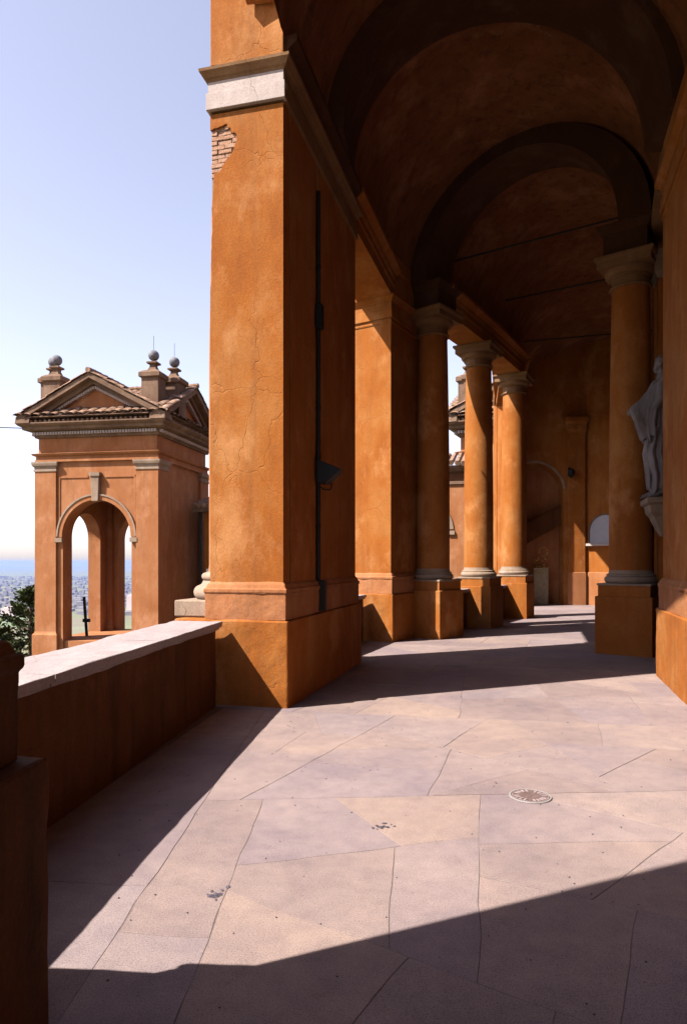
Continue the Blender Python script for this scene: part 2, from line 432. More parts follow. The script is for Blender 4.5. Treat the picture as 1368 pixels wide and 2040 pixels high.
def rib(name, l, r, depth, th, label, cut=.05):
    l = Vector((*l, 0)); r = Vector((*r, 0)); d = (r - l); w = d.length / 2; d.normalize(); n = Vector((d.y, -d.x, 0))  # towards the camera side
    if n.y > 0: n = -n
    mid = (l + r) / 2
    ri, ro = w - th, w + cut; k = RISE / w
    inner = [(p[0], SPR + (p[1] - SPR)) for p in arc(0, SPR, ri, 0, math.pi, 40)]
    outer = [(p[0], SPR + (p[1] - SPR) * (RISE + cut) / (w + cut)) for p in arc(0, SPR, ro, math.pi, 0, 40)]
    b = MB()
    n0 = len(inner)
    for off in (-depth / 2, depth / 2):
        for q in inner + outer[::-1]:
            pass
    P = []
    for off in (-depth / 2, depth / 2):
        for i in range(n0):
            a = inner[i]; o = outer[n0 - 1 - i]
            for q in (a, o):
                v = mid + d * q[0] + n * off; P.append((v.x, v.y, q[1]))
    F = []
    S = 2 * n0
    for i in range(n0 - 1):
        a = 2 * i
        F += [(a, a + 1, a + 3, a + 2), (S + a, S + a + 2, S + a + 3, S + a + 1), (a, a + 2, S + a + 2, S + a), (a + 1, S + a + 1, S + a + 3, a + 3)]
    F += [(0, S, S + 1, 1), (S - 2, S - 1, 2 * S - 1, 2 * S - 2)]
    b.add(P, F)
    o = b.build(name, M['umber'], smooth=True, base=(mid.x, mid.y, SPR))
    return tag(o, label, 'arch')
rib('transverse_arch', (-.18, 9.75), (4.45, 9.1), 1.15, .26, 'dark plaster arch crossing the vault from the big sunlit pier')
rib('transverse_arch', (1.62, 14.75), (5.35, 11.7), 1.0, .48, 'dark plaster arch between the shaded column and the column by the statue')

# ------------------------------------------------------------------ piers
def make_pier(label, loc, h, ln, mat='orange', dz=0.0, capmat='capbrown', W=1.35, ins=(.033, .08), outer=True, broken=False, mirror=False, upper=11.0, shaftW=.9, groove=True):
    t = thing('pier', label, 'pier', (loc[0], loc[1], 0), -R(h), 'piers of the portico')
    s = 1 if not mirror else -1
    CAP0 = 6.42 + dz
    def X(a, b): return (min(s * a, s * b), max(s * a, s * b))
    x0, x1 = X(-W, 0)
    MB().rect(x0, x1, 0, ln, [(0, -.02), (0, COP + .012)]).build('pedestal', M[mat], t, bevel=.018, wavy=5)
    i0, i1 = ins
    px0, px1 = X(-shaftW - .045, -i0)
    MB().rect(px0, px1, i0, ln - i0, [(0, COP + .01), (0, PLI - .06), (.012, PLI - .05), (.012, PLI - .01), (-.005, PLI), (-.02, PLI + .04), (-i1 + i0, PLI + .07)]).build('plinth', M['pink' if mat == 'orange' else mat], t, bevel=.008, wavy=5)
    sx0, sx1 = X(-shaftW, -i1)
    y0 = i1 + (.046 if broken else 0)
    gap = .07 if groove else 0
    ssx0, ssx1 = X(-shaftW, -i1 - gap)
    sh = MB().rect(ssx0, ssx1, y0, ln - i1, [(0, PLI + .03), (0, CAP0 + .05)]).build('shaft', M[mat], t, bevel=.01)
    if groove:
        for a, b in ((i1, i1 + .21), (i1 + .27, i1 + 1.22), (i1 + 1.34, ln - i1)):
            g0, g1 = X(-i1 - gap - .01, -i1)
            MB().box(g0, g1, a + (.047 if broken and a == i1 else 0), b, PLI + .05, CAP0 + .04).build('inner_face', M['orange'], t, bevel=.008)
            g0, g1 = X(-i1, -i0 + .012)
    # capital: necking band, pale frieze, cornice
    if not broken: MB().rect(sx0, sx1, i1, ln - i1, [(-.02, CAP0 - .09), (.012, CAP0 - .085), (.02, CAP0 - .06), (.012, CAP0 - .035), (-.02, CAP0 - .03)]).build('astragal', M['orange'], t)
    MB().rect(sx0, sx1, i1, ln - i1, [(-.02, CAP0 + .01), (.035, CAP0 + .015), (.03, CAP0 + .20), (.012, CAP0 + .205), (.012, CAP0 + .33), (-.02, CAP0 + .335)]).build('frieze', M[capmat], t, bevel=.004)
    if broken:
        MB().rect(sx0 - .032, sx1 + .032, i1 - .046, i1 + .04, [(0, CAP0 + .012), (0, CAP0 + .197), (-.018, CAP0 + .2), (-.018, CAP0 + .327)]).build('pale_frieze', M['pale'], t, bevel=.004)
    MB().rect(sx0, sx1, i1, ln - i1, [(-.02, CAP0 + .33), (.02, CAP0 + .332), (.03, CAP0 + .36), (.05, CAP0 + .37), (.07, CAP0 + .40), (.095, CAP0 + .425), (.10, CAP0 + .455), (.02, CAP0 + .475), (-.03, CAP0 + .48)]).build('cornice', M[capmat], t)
    ux0, ux1 = X(-shaftW, -i1)
    MB().rect(ux0, ux1, i1, ln - i1, [(0, CAP0 + .47), (0, upper)]).build('upper_shaft', M['orange'], t, bevel=.01)
    if outer:
        cx, cy, r = s * -.91, .80, .36
        MB().rect(cx - .57, cx + .57, cy - .57, cy + .57, [(0, COP + .02), (0, COP + .21)]).build('column_plinth', M['capstone'], t, bevel=.015)
        pr = [(.50, COP + .20)] + [(.47 + .075 * math.cos(a), COP + .29 + .085 * math.sin(a)) for a in [R(x) for x in range(-80, 81, 20)]] + [(.45, COP + .39), (.43, COP + .43)] + \
             [(.41 + .04 * math.cos(a), COP + .48 + .045 * math.sin(a)) for a in [R(x) for x in range(-80, 81, 20)]] + [(.37, COP + .54)]
        MB().lathe(cx, cy, pr, 40).build('column_base', M['capstone'], t, smooth=True)
        MB().lathe(cx, cy, [(.37, COP + .53), (r, COP + .62), (r, 4.0), (.315, CAP0 + .02)], 40).build('engaged_column', M['pink'], t, smooth=True)
    return t, sh

random.seed(21)
P1 = (-.604, 7.40); H1 = 14.5; L1 = 3.55
pier1, sh1 = make_pier('tall sunlit orange pier with a patch of bare brick under its pale capital', P1, H1, L1, dz=.24, broken=True, shaftW=.95)
# plaster skin of the sunlit face with the broken notch, and the bricks behind
def skin():
    xl, xr = -.95, -.08; zt, zb = CAP0 + .22, PLI + .05; dz = .20
    notch = [(xl, 6.27), (xl + .10, 6.29), (xl + .19, 6.32), (xl + .215, 6.27), (xl + .25, 6.255), (xl + .26, 6.20), (xl + .315, 6.19), (xl + .325, 6.13), (xl + .30, 6.06), (xl + .285, 6.0),
             (xl + .245, 5.95), (xl + .19, 5.90), (xl + .15, 5.85), (xl + .125, 5.80), (xl + .07, 5.77), (xl + .045, 5.79), (xl + .033, 5.60), (xl + .02, 5.30), (xl + .028, 5.10), (xl + .012, 4.9), (xl + .016, 4.6), (xl, 4.45)]
    nn_ = []
    for i in range(len(notch) - 1):
        for q in range(4):
            t_ = q / 4; j_ = 0 if i == 0 and q == 0 else 1
            nn_.append((max(xl + .001, notch[i][0] * (1 - t_) + notch[i + 1][0] * t_ + random.uniform(-.007, .007) * j_), notch[i][1] * (1 - t_) + notch[i + 1][1] * t_ + random.uniform(-.007, .007) * j_))
    notch = nn_ + [notch[-1]]
    notch[0] = (xl, notch[0][1])
    notch = [(p[0], p[1] + dz) for p in notch]
    poly = [(xl, zb), (xr, zb), (xr, zt), (xl, zt)] + notch
    MB().slab(poly, (0, .08 + .048), (1, 0, 0), (0, -1, 0), .048).build('plaster_face', M['orange'], pier1)
    MB().slab([(xl + .005, 4.6), (xl + .33, 4.6), (xl + .34, 6.55), (xl + .005, 6.55)], (0, .127), (1, 0, 0), (0, -1, 0), .010).build('mortar_bed', M['mortar'], pier1)
    bh, bw = .052, .17
    z = 5.94; row = 0
    meshes = []
    while z < 6.52:
        x = xl + .004 - (bw * .5 if row % 2 else 0)
        while x < xl + .33:
            a, b = max(x + random.uniform(-.012, .006), xl + .004), min(x + bw - random.uniform(.004, .014), xl + .335)
            if b - a > .03 and random.random() > .12:
                o = MB().box(a, b, 0, .02, 0, bh - random.uniform(.004, .012)).build('brick', M['brick'], pier1, base=((a + b) / 2, 0, 0), bevel=.005)
                o.location = ((a + b) / 2, .106 + random.uniform(-.009, .007), z + random.uniform(-.003, .003)); o.rotation_euler = (0, random.uniform(-.04, .04), random.uniform(-.03, .03))
            x += bw
        z += bh; row += 1
skin()
# near pier, only its dark inner corner shows
u, r_ = hd(4); np_far = Vector((-.99, 2.31, 0)); o_ = np_far - u * 3.3
make_pier('near pier in deep shadow at the left edge beside the coping', (o_.x, o_.y), 4, 3.3, mat='shade_stain', W=1.2, ins=(.07, .17), shaftW=.56, outer=False)
P2 = (.968, 13.43); H2 = 31
pier2, _ = make_pier('narrower sunlit pier behind the low parapet wall', P2, H2, 1.72, W=1.30, outer=False, shaftW=.97, groove=False, capmat='orange')
uE, rE = hd(16); e_o = Vector((4.38, 9.59, 0)) - uE * 3.6
pierE, _ = make_pier('pier at the right edge with its lit pedestal before the statue', (e_o.x, e_o.y), 16, 3.6, W=1.0, mirror=True, outer=False, shaftW=.8, upper=SPR, capmat='orange')

# ------------------------------------------------------------------ columns
CR = .355
def make_column(label, loc, h, imp=None, pedmat='orange'):
    t = thing('column', label, 'column', (loc[0], loc[1], 0), -R(h), 'columns of the portico')
    MB().rect(-.47, .47, -.47, .47, [(0, -.02), (0, COP + .05), (-.01, COP + .062)]).build('pedestal', M[pedmat], t, bevel=.01)
    MB().rect(-.43, .43, -.43, .43, [(0, COP + .06), (0, COP + .25)]).build('plinth', M[pedmat], t, bevel=.008)
    z = COP + .25
    pr = [(.40, z)] + [(.375 + .06 * math.cos(a), z + .065 + .062 * math.sin(a)) for a in [R(x) for x in range(-85, 86, 17)]] + [(.40, z + .13), (.40, z + .155), (CR + .01, z + .17), (CR, z + .23)]
    MB().rect(-.445, .445, -.445, .445, [(0, z - .002), (0, z + .03), (-.03, z + .034)]).build('base_fillet', M['capstone'], t)
    MB().lathe(0, 0, [(p[0], p[1] + .03) for p in pr], 48).build('base', M['capstone'], t, smooth=True)
    zs = z + .24; zt = CAP0 - .08
    sp = [(CR - .002, zs - .02)] + [(CR * (1 - .135 * max(0, (k / 20 - .25) / .75) ** 1.6), zs + (zt - zs) * k / 20) for k in range(21)]
    MB().lathe(0, 0, sp, 48).build('shaft', M[pedmat], t, smooth=True)
    rt = CR * .865
    cp = [(rt, zt - .01), (rt + .035, zt), (rt + .045, zt + .022), (rt + .035, zt + .045), (rt + .005, zt + .05), (rt + .005, zt + .17), (rt + .03, zt + .18), (rt + .03, zt + .205)] + \
         [(rt + .03 + .09 * math.sin(a), zt + .205 + .10 * (1 - math.cos(a))) for a in [R(x) for x in range(15, 91, 15)]] + [(rt + .12, zt + .325)]
    MB().lathe(0, 0, cp, 48).build('capital', M['capbrown'], t, smooth=True)
    q = rt + .135
    MB().rect(-q, q, -q, q, [(0, zt + .322), (0, zt + .43), (.02, zt + .44), (.045, zt + .475), (.045, zt + .52)]).build('abacus', M['capbrown'], t, bevel=.005)
    if imp:
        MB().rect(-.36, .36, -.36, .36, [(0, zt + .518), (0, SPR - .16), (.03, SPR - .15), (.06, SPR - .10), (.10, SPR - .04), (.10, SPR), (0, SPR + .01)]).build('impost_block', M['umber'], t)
    return t
A = (1.90, 14.55); Bc = (3.33, 16.85); C = (4.86, 19.5); D = (5.02, 11.95)
make_column('shaded column standing against the second pier', A, 40, True)
make_column('sunlit column nearer of the two bright ones in the colonnade', Bc, 31)
make_column('sunlit column farther of the two bright ones in the colonnade', C, 28)
make_column('brown shaded column on the right beside the statue', D, 38, True)

# ------------------------------------------------------------------ parapets with coping
def parapet(label, a, b, th=.42, over=.07, n=3, h=COP):
    a = Vector((*a, 0)); b = Vector((*b, 0)); d = (b - a); Ln = d.length; d.normalize(); nl = Vector((-d.y, d.x, 0))
    mid = (a + b) / 2
    t = thing('parapet_wall', label, 'low wall', (mid.x, mid.y, 0), math.atan2(d.y, d.x), 'parapet walls along the walkway')
    # local x along the wall, y to the left (outside); a,b = inner coping edge
    MB().box(-Ln / 2, Ln / 2, over, over + th, -3.0, h - .085).build('wall', M['shade_stain'], t, bevel=.01, wavy=5)
    for k in range(n):
        x0 = -Ln / 2 + Ln * k / n + .002; x1 = -Ln / 2 + Ln * (k + 1) / n - .002
        W = th + 2 * over
        prof = [(over - .01, h - .09), (.03, h - .085), (.03, h - .06), (0, h - .055), (0, h - .006), (.006, h), (W - .006, h), (W, h - .006), (W, h - .055), (W - .03, h - .06), (W - .03, h - .085), (W - over + .01, h - .09)]
        b_ = MB(); m_ = len(prof)
        b_.add([(x0, p[0], p[1]) for p in prof] + [(x1, p[0], p[1]) for p in prof],
               [tuple(range(m_)), tuple(range(m_, 2 * m_))[::-1]] + [(i, m_ + i, m_ + (i + 1) % m_, (i + 1) % m_) for i in range(m_)])
        b_.build('coping_stone', M['coping'], t, bevel=.004, wavy=4)
    return t
parapet('low parapet wall with bright coping running from the left edge to the tall pier', (-1.88, 2.3), (-1.335, 7.52), n=3)
parapet('low parapet wall between the tall pier and the second pier', (-.5, 10.9), (.46, 13.6), n=2)
def off(p, q, o):
    d = Vector((q[0] - p[0], q[1] - p[1], 0)).normalized(); return (p[0] - d.y * o, p[1] + d.x * o)
dv = Vector((Bc[0] - A[0], Bc[1] - A[1], 0)).normalized()
parapet('low parapet wall between the shaded column and the nearer bright column', (A[0] - dv.y * .05 + dv.x * .3, A[1] + dv.x * .05 + dv.y * .3), (Bc[0] - dv.y * .05 - dv.x * .4, Bc[1] + dv.x * .05 - dv.y * .4), n=1)
dv = Vector((C[0] - Bc[0], C[1] - Bc[1], 0)).normalized()
parapet('low parapet wall between the two bright columns', (Bc[0] - dv.y * .05 + dv.x * .4, Bc[1] + dv.x * .05 + dv.y * .4), (C[0] - dv.y * .05 - dv.x * .4, C[1] + dv.x * .05 - dv.y * .4), n=1)

# ------------------------------------------------------------------ lintels, upper walls, roof
def beam(name, a, b, right, left, z0, z1, mat, label=None, cat=None, parent=None, prof=None):
    """bar along a->b, from `right` metres right of the line to `left` metres left"""
    a = Vector((*a, 0)); b = Vector((*b, 0)); d = (b - a).normalized(); nl = Vector((-d.y, d.x, 0))
    m = MB(); sec = prof or [(-right, z0), (left, z0), (left, z1), (-right, z1)]
    n_ = len(sec)
    P = [a + nl * s[0] + Vector((0, 0, s[1])) for s in sec] + [b + nl * s[0] + Vector((0, 0, s[1])) for s in sec]
    m.add(P, [tuple(range(n_)), tuple(range(n_, 2 * n_))[::-1]] + [(i, n_ + i, n_ + (i + 1) % n_, (i + 1) % n_) for i in range(n_)])
    mid = (a + b) / 2
    o = m.build(name, M[mat], parent, base=None if parent else (mid.x, mid.y, z0))
    if label: tag(o, label, cat)
    return o
def pl(t, x, y):  # local pier point to world
    return (t.matrix_basis @ Vector((x, y, 0))).xy
bpy.context.view_layer.update()
ENT = [(0, CAP1 - .01), (.75, CAP1 - .01), (.75, SPR + .02), (-.16, SPR + .02), (-.16, SPR - .05), (-.11, SPR - .09), (-.06, SPR - .13), (-.05, SPR - .19), (0, SPR - .20), (0, CAP1 + .24), (-.03, CAP1 + .23), (-.03, CAP1 + .20), (0, CAP1 + .19)]
p1f = pl(pier1, -.08, L1 - .2); p2n = pl(pier2, -.08, .2)
beam('lintel', p1f, p2n, 0, .75, 0, 0, 'orange', 'flat lintel spanning from the tall pier to the second pier', 'lintel', prof=ENT)
a_ = pl(pier1, -.10, .14); b_ = pl(pier1, -.10, L1 - .22)
beam('entablature', a_, b_, 0, .1, 0, 0, 'umber', 'moulded cornice band along the inner side of the tall pier', 'cornice', prof=[(p[0], p[1] + (.05 if p[1] < 6.9 else 0)) if p[0] <= 0 else (.1, p[1] + (.05 if p[1] < 6.9 else 0)) for p in ENT])
LC = [(s[0] + .0, s[1]) for s in [(-.31, CAP1 + .0), (.36, CAP1 + .0), (.36, SPR + .02), (-.47, SPR + .02), (-.47, SPR - .05), (-.42, SPR - .09), (-.37, SPR - .13), (-.36, SPR - .19), (-.31, SPR - .20), (-.31, CAP1 + .24), (-.34, CAP1 + .23), (-.34, CAP1 + .20), (-.31, CAP1 + .19)]]
FARP = (5.75, 24.1)
beam('architrave', A, Bc, 0, 0, 0, 0, 'orange', 'architrave resting on the shaded column and the nearer bright column', 'lintel', prof=LC)
beam('architrave', Bc, C, 0, 0, 0, 0, 'orange', 'architrave resting on the two bright columns', 'lintel', prof=[(p[0] * .995, p[1] + .002) for p in LC])
beam('architrave', C, FARP, 0, 0, 0, 0, 'orange', 'architrave running from the farther bright column to the end wall', 'lintel', prof=[(p[0], p[1] if p[1] > 7.1 else 7.08 + (p[1] - CAP1) * .2) for p in LC])
# far jamb pier beside the end wall
MBp = MB().prism([(5.75, 24.0), (6.15, 23.9), (6.42, 25.2), (5.6, 25.2)], -3, 7.3)
tag(MBp.build('jamb_pier', M['orange'], base=(6, 24.5, 0)), 'plain jamb beside the end wall behind the farther bright column', 'pier')

TOP = 11.0
def offset_line(pts, o):
    out = []
    for i, p in enumerate(pts):
        a = Vector(pts[max(i - 1, 0)]); b = Vector(pts[min(i + 1, len(pts) - 1)]); d = (b - a).normalized(); out.append((p[0] - d.y * o, p[1] + d.x * o))
    return out
def strip(name, line, o0, o1, z0, z1, mat, label, cat):
    a = offset_line(line, o0); b = offset_line(line, o1)
    m = MB()
    for i in range(len(line) - 1):
        m.prism([a[i], a[i + 1], b[i + 1], b[i]], z0, z1)
    c = line[len(line) // 2]
    return tag(m.build(name, M[mat], base=(c[0], c[1], z0)), label, cat)
uw0 = pl(pier1, -.1, .5)
strip('upper_wall', [(uw0.x, uw0.y)] + VL[3:], -.02, .72, SPR, TOP, 'orange', 'outer wall above the lintels and colonnade carrying the vault', 'wall')
m = MB().prism([(-2.0, -6.3), (-1.4, -6.3), (-1.2, 2.2), (-1.85, 2.2)], CAP1 + .05, TOP)
tag(m.build('rear_side_wall', M['orange'], base=(-1.7, -3, CAP1)), 'side wall above the lintel behind the near pier', 'wall')
parapet('low parapet wall behind the near pier', (-2.15, -6.2), (-1.9, -.7), n=3)
# tall open arch between the near pier and the tall pier
s0 = Vector((-1.17, 2.13, 0)); s1 = Vector((-.672, 7.46, 0)); dd = (s1 - s0); LA = dd.length; dd.normalize()
rr = (LA - .05) / 2; ZS = 7.75
poly = [(-.05, ZS), (.03, ZS)] + [(LA / 2 + p[0], p[1]) for p in arc(0, ZS, rr, math.pi, 0, 40)] + [(LA + .05, ZS), (LA + .05, TOP), (-.05, TOP)]
tag(MB().slab(poly, (s0.x, s0.y), dd, (-dd.y, dd.x, 0), .40).build('arcade_wall', M['orange'], base=((s0.x + s1.x) / 2, (s0.y + s1.y) / 2, ZS)), 'tall arched opening above the near parapet, high over the sunlit paving', 'wall')
# roof
ro = MB(); lo_ = offset_line(VL, 1.15); rt_ = offset_line(VR, -.9)
for i in range(len(VL) - 1): ro.prism([lo_[i], lo_[i + 1], rt_[i + 1], rt_[i]], TOP + .004, TOP + .3)
tag(ro.build('portico_roof', M['tile'], base=(2, 10, TOP)), 'roof of the portico above the vault', 'roof')

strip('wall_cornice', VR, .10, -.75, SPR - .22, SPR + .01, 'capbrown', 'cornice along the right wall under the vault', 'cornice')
# right hand wall
RW = [(3.2, -6.4), (3.55, 1.8), (4.2, 6.4), (5.15, 9.75), (5.62, 11.6), (6.1, 12.9), (7.75, 15.4), (9.3, 17.8), (12.0, 22.0), (13.3, 25.3)]
rw = strip('inner_wall', RW, 0, -.5, -.02, TOP, 'orange', 'inner wall of the portico along the right with the statue bay', 'wall')

# end wall with arched recess, pilaster, window
YE = 25.0
ew = thing('end_wall', 'far end wall with a dark arched recess and a pilaster', 'wall', (9.6, YE, 0))
poly = [(-3.4, 9.9), (-3.4, 0), (-3.2, 0), (-3.2, 4.1)]
cxa = 6.95 - 9.6
poly = [(-4.0, -.02), (cxa - 1.1, -.02), (cxa - 1.1, 4.1)] + arc(cxa, 4.1, 1.1, math.pi, 0, 28)[1:] + [(cxa + 1.1, -.02), (4.2, -.02), (4.2, 9.9), (-4.0, 9.9)]
MB().slab(poly, (0, 0), (1, 0, 0), (0, 1, 0), .55).build('wall', M['orange'], ew)
MB().box(-4.0, -1.4, .56, .8, -.02, 6).build('recess_back', M['pink'], ew)
MB().slab(arc(cxa, 4.1, 1.1, R(8), R(172), 28) + arc(cxa, 4.1, 1.17, R(172), R(8), 28), (0, -.03), (1, 0, 0), (0, 1, 0), .035).build('archivolt', M['capstone'], ew)
MB().rect(-1.42, -.80, -.12, .05, [(0, -.02), (0, 6.3), (.05, 6.4), (.05, 6.6), (.10, 6.7), (.10, 6.85)]).build('pilaster', M['orange'], ew, bevel=.008)
MB().rect(-1.44, -.78, -.15, .05, [(0, -.02), (0, 1.18), (-.02, 1.2)]).build('pilaster_pedestal', M['pink'], ew, bevel=.008)
aw = thing('angled_wall', 'sunlit ochre wall with a small pale arched window at the far end of the walkway', 'wall', (8.84, 25.06, 0), R(-42))
MB().box(0, 2.6, 0, .5, -.02, 9.6).build('wall', M['orange'], aw)
MB().rect(.02, 2.6, -.05, .3, [(0, -.02), (0, 1.18), (-.02, 1.2)]).build('dado', M['pink'], aw, bevel=.008)
wx = .76
MB().slab([(wx - .56, 2.24)] + [(wx + .56, 2.24)] + arc(wx, 2.70, .56, 0, math.pi, 20), (0, -.006), (1, 0, 0), (0, 1, 0), .02).build('window_pane', M['pane'], aw)
MB().slab([(wx - .56, 2.24), (wx - .62, 2.24)] + arc(wx, 2.70, .62, math.pi, 0, 20) + [(wx + .62, 2.24), (wx + .56, 2.24)] + arc(wx, 2.70, .56, 0, math.pi, 20), (0, -.03), (1, 0, 0), (0, 1, 0), .05).build('window_surround', M['weathered'], aw)
MB().box(wx - .66, wx + .66, -.16, .02, 2.15, 2.24).build('window_sill', M['pale'], aw, bevel=.008)
# sloping stair string across the recess
st = MB()
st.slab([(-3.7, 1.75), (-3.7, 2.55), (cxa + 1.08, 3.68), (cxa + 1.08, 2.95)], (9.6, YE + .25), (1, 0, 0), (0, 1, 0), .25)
tag(st.build('stair_flight', M['shade_stain'], base=(7, YE + .4, 2)), 'dark sloping underside of a stair crossing the arched recess', 'stair')
nb = thing('notice_panel', 'tall greyish panel with gold ornament standing in the arched recess', 'panel', (7.28, YE + .2, 0))
MB().box(-.27, .27, 0, .06, 0, 1.35).build('board', M['notice'], nb, bevel=.01)
for k in range(60):
    x = random.uniform(-.33, .33); z = 1.12 + random.random() ** 1.4 * 1.05
    if z > 1.72: x = .08 + .16 * math.cos(k); z = 1.95 + .16 * math.sin(k)
    o = MB().ball((0, 0, 0), random.uniform(.012, .03), .012, random.uniform(.012, .028), 7, 5).build('ornament', M['gold'], nb, smooth=True); o.location = (x, -.012, z)
wl = thing('wall_lamp', 'small dark lamp on the pilaster of the end wall', 'lamp', (8.22, YE - .13, 4.75))
MB().box(-.05, .05, -.05, .01, -.05, .25).build('bracket', M['ferrous'], wl)
MB().lathe(0, -.2, [(.03, .20), (.10, .14), (.12, .02), (.07, -.1), (.02, -.14)], 16).build('lantern', M['black'], wl, smooth=True)

# ------------------------------------------------------------------ tie rods
for zz, (lx, ly), (rx, ry), lab in ((8.36, (2.16, 15.6), (6.2, 12.9), 'nearest of the three iron tie rods across the far vault'),
                                    (8.36, (3.75, 18.0), (7.8, 15.4), 'middle of the three iron tie rods across the far vault'),
                                    (8.36, (5.25, 21.1), (10.4, 19.6), 'farthest of the three iron tie rods across the far vault')):
    t = thing('tie_rod', lab, 'tie rod', (lx, ly, zz), 0, 'tie rods under the vault')
    d = Vector((rx - lx, ry - ly, 0))
    MB().tube([(0, 0, 0), tuple(d)], .022, 8).build('rod', M['ferrous'], t, smooth=True)
    MB().box(-.03, .03, -.03, .03, -.28, .28).build('anchor', M['ferrous'], t)

# ------------------------------------------------------------------ conduit, lamp on the tall pier
u1, r1 = hd(H1)
base = Vector((P1[0], P1[1], 0)) + u1 * 1.35 + r1 * -.055
cd = thing('conduit', 'dark vertical pipe running up the shaded side of the tall pier', 'pipe', (base.x, base.y, COP), -R(H1))
MB().tube([(0, 0, PLI - COP + .05), (0, 0, CAP0 - COP - .1)], .028, 10).build('pipe', M['ferrous'], cd, smooth=True)
MB().box(-.01, .10, -.05, .05, .03, PLI - COP + .06).build('junction_cover', M['ferrous'], cd, bevel=.006)
MB().box(-.02, .07, -.10, .02, 3.62, 3.92).build('junction_box', M['black'], cd, bevel=.01)
for z in (1.1, 2.6, 4.4): MB().lathe(0, 0, [(.034, z), (.034, z + .04)], 10).build('clip', M['black'], cd)
lp = thing('floodlight', 'black floodlight with a pointed hood fixed on the shaded side of the tall pier', 'lamp', (base.x, base.y, 2.72), -R(H1)); lp.scale = (.85, .85, .85)
b = MB(); hw = .16
b.add([(.02, -hw, .20), (.02, hw, .20), (.02, hw, -.15), (.02, -hw, -.15), (.36, -.10, .05), (.36, .10, .05), (.30, .12, -.02), (.30, -.12, -.02), (.14, -.13, -.16), (.14, .13, -.16)],
      [(0, 1, 2, 3), (0, 4, 5, 1), (4, 7, 6, 5), (7, 8, 9, 6), (8, 3, 2, 9), (0, 3, 8, 7, 4), (1, 5, 6, 9, 2)])
b.build('housing', M['black'], lp, bevel=.008)
MB().tube([(.02, -.13, -.12), (.04, -.12, -.20), (.10, -.06, -.245), (.16, .02, -.25), (.18, .08, -.22), (.17, .12, -.13)], .011, 8).build('handle', M['ferrous'], lp, smooth=True)
MB().box(-.03, .03, -.06, .06, -.12, .16).build('bracket', M['ferrous'], lp)

# ------------------------------------------------------------------ manhole cover and worn spots in the paving
mc = thing('manhole_cover', 'small round manhole cover with a pale ring in the sunlit paving', 'manhole cover', (1.268, 4.64, .003)); mc.scale = (.86, .86, 1)
pr = [(.150, 0), (.150, .006), (.163, .007), (.166, .001)]
b = MB(); n_ = 48
for rr_, zz in ((.150, -.001), (.150, .005), (.162, .005), (.165, .0)):
    for i in range(n_): b.v.append((rr_ * math.cos(2 * math.pi * i / n_), rr_ * math.sin(2 * math.pi * i / n_), zz))
for k in range(3):
    for i in range(n_): b.f.append((k * n_ + i, k * n_ + (i + 1) % n_, (k + 1) * n_ + (i + 1) % n_, (k + 1) * n_ + i))
b.build('rim', M['ring'], mc, smooth=True)
MB().lathe(0, 0, [(.146, 0), (.146, .003), (.14, .004)], 48).build('lid', M['cover_iron'], mc)
for k in range(20):
    a = 2 * math.pi * k / 20
    if k % 5 == 4: continue
    o = MB().box(.088, .128, -.009, .009, .003, .0075).build('raised_mark', M['cover_mark'], mc, bevel=.002); o.rotation_euler = (0, 0, a)
for k in range(40):
    a = 2 * math.pi * k / 40
    o = MB().box(.134, .141, -.006, .006, .003, .006).build('rim_tooth', M['cover_mark'], mc); o.rotation_euler = (0, 0, a)
def px2floor(x, y): return (EYE * (x - 684) / (y - 1118), EYE * 1360 / (y - 1118))
for (x, y), lab in (((757, 1648), 'small dark chipped hole in the middle of the sunlit paving'), ((435, 1780), 'small dark chipped hole beside a paving joint on the left')):
    p = px2floor(x, y); t = thing('chipped_hole', lab, 'chipped stone', (p[0], p[1], .001), R(40)); t.scale = (1.2, 1.2, .35)
    for k in range(16):
        rr_ = random.uniform(.006, .017); x0 = random.gauss(0, .026); y0 = random.gauss(0, .016)
        o = MB().ball((0, 0, 0), rr_, rr_ * random.uniform(.5, .9), rr_ * .5, 7, 5).build('chip', M['chip'], t); o.location = (x0, y0, .003); o.rotation_euler = (random.random(), random.random(), random.random() * 6)
# scattered grit
gb = MB()
for k in range(420):
    x = random.uniform(-1.6, 3.6); y = random.uniform(1.8, 9.0); rr_ = random.uniform(.002, .006)
    gb.ball((x, y, .003), rr_, rr_ * .8, rr_ * .6, 5, 4)
tag(gb.build('grit', M['chip']), 'dark grit and crumbs scattered over the sunlit paving', 'grit', kind='stuff')

# ------------------------------------------------------------------ statue bay
wd = hd(15)
sp = Vector((5.14, 11.12, 0)); ZB = 2.62
face = math.atan2(.27, -.96)          # statue looks out across the walkway
br = thing('statue_bracket', 'moulded stone bracket carrying the statue above the dark door', 'bracket', (sp.x, sp.y, ZB), face)
MB().rect(-.40, .22, -.36, .36, [(-.24, -.62), (-.18, -.50), (-.12, -.36), (-.10, -.30), (-.05, -.24), (-.03, -.12), (.02, -.09), (.02, -.01), (0, 0)]).build('console', M['capstone'], br, bevel=.01)
dr = thing('niche_door', 'narrow dark door with moulded frame below the statue', 'door', (5.46, 11.25, 0), -R(15))
MB().box(-.10, .05, -.42, .42, .95, 2.1).build('leaf', M['door'], dr)
for a, b_ in ((-.52, -.42), (.42, .52)): MB().box(-.15, .05, a, b_, .9, 2.16).build('jamb', M['orange'], dr, bevel=.01)
MB().box(-.16, .05, -.55, .55, 2.1, 2.2).build('head', M['capstone'], dr, bevel=.01)
MB().box(-.14, .05, -.55, .55, -.01, .95).build('threshold_block', M['orange'], dr, bevel=.01)
for k in range(5): MB().box(-.12, -.10, -.36 + k * .17, -.32 + k * .17, .96, 2.1).build('bar', M['ferrous'], dr)
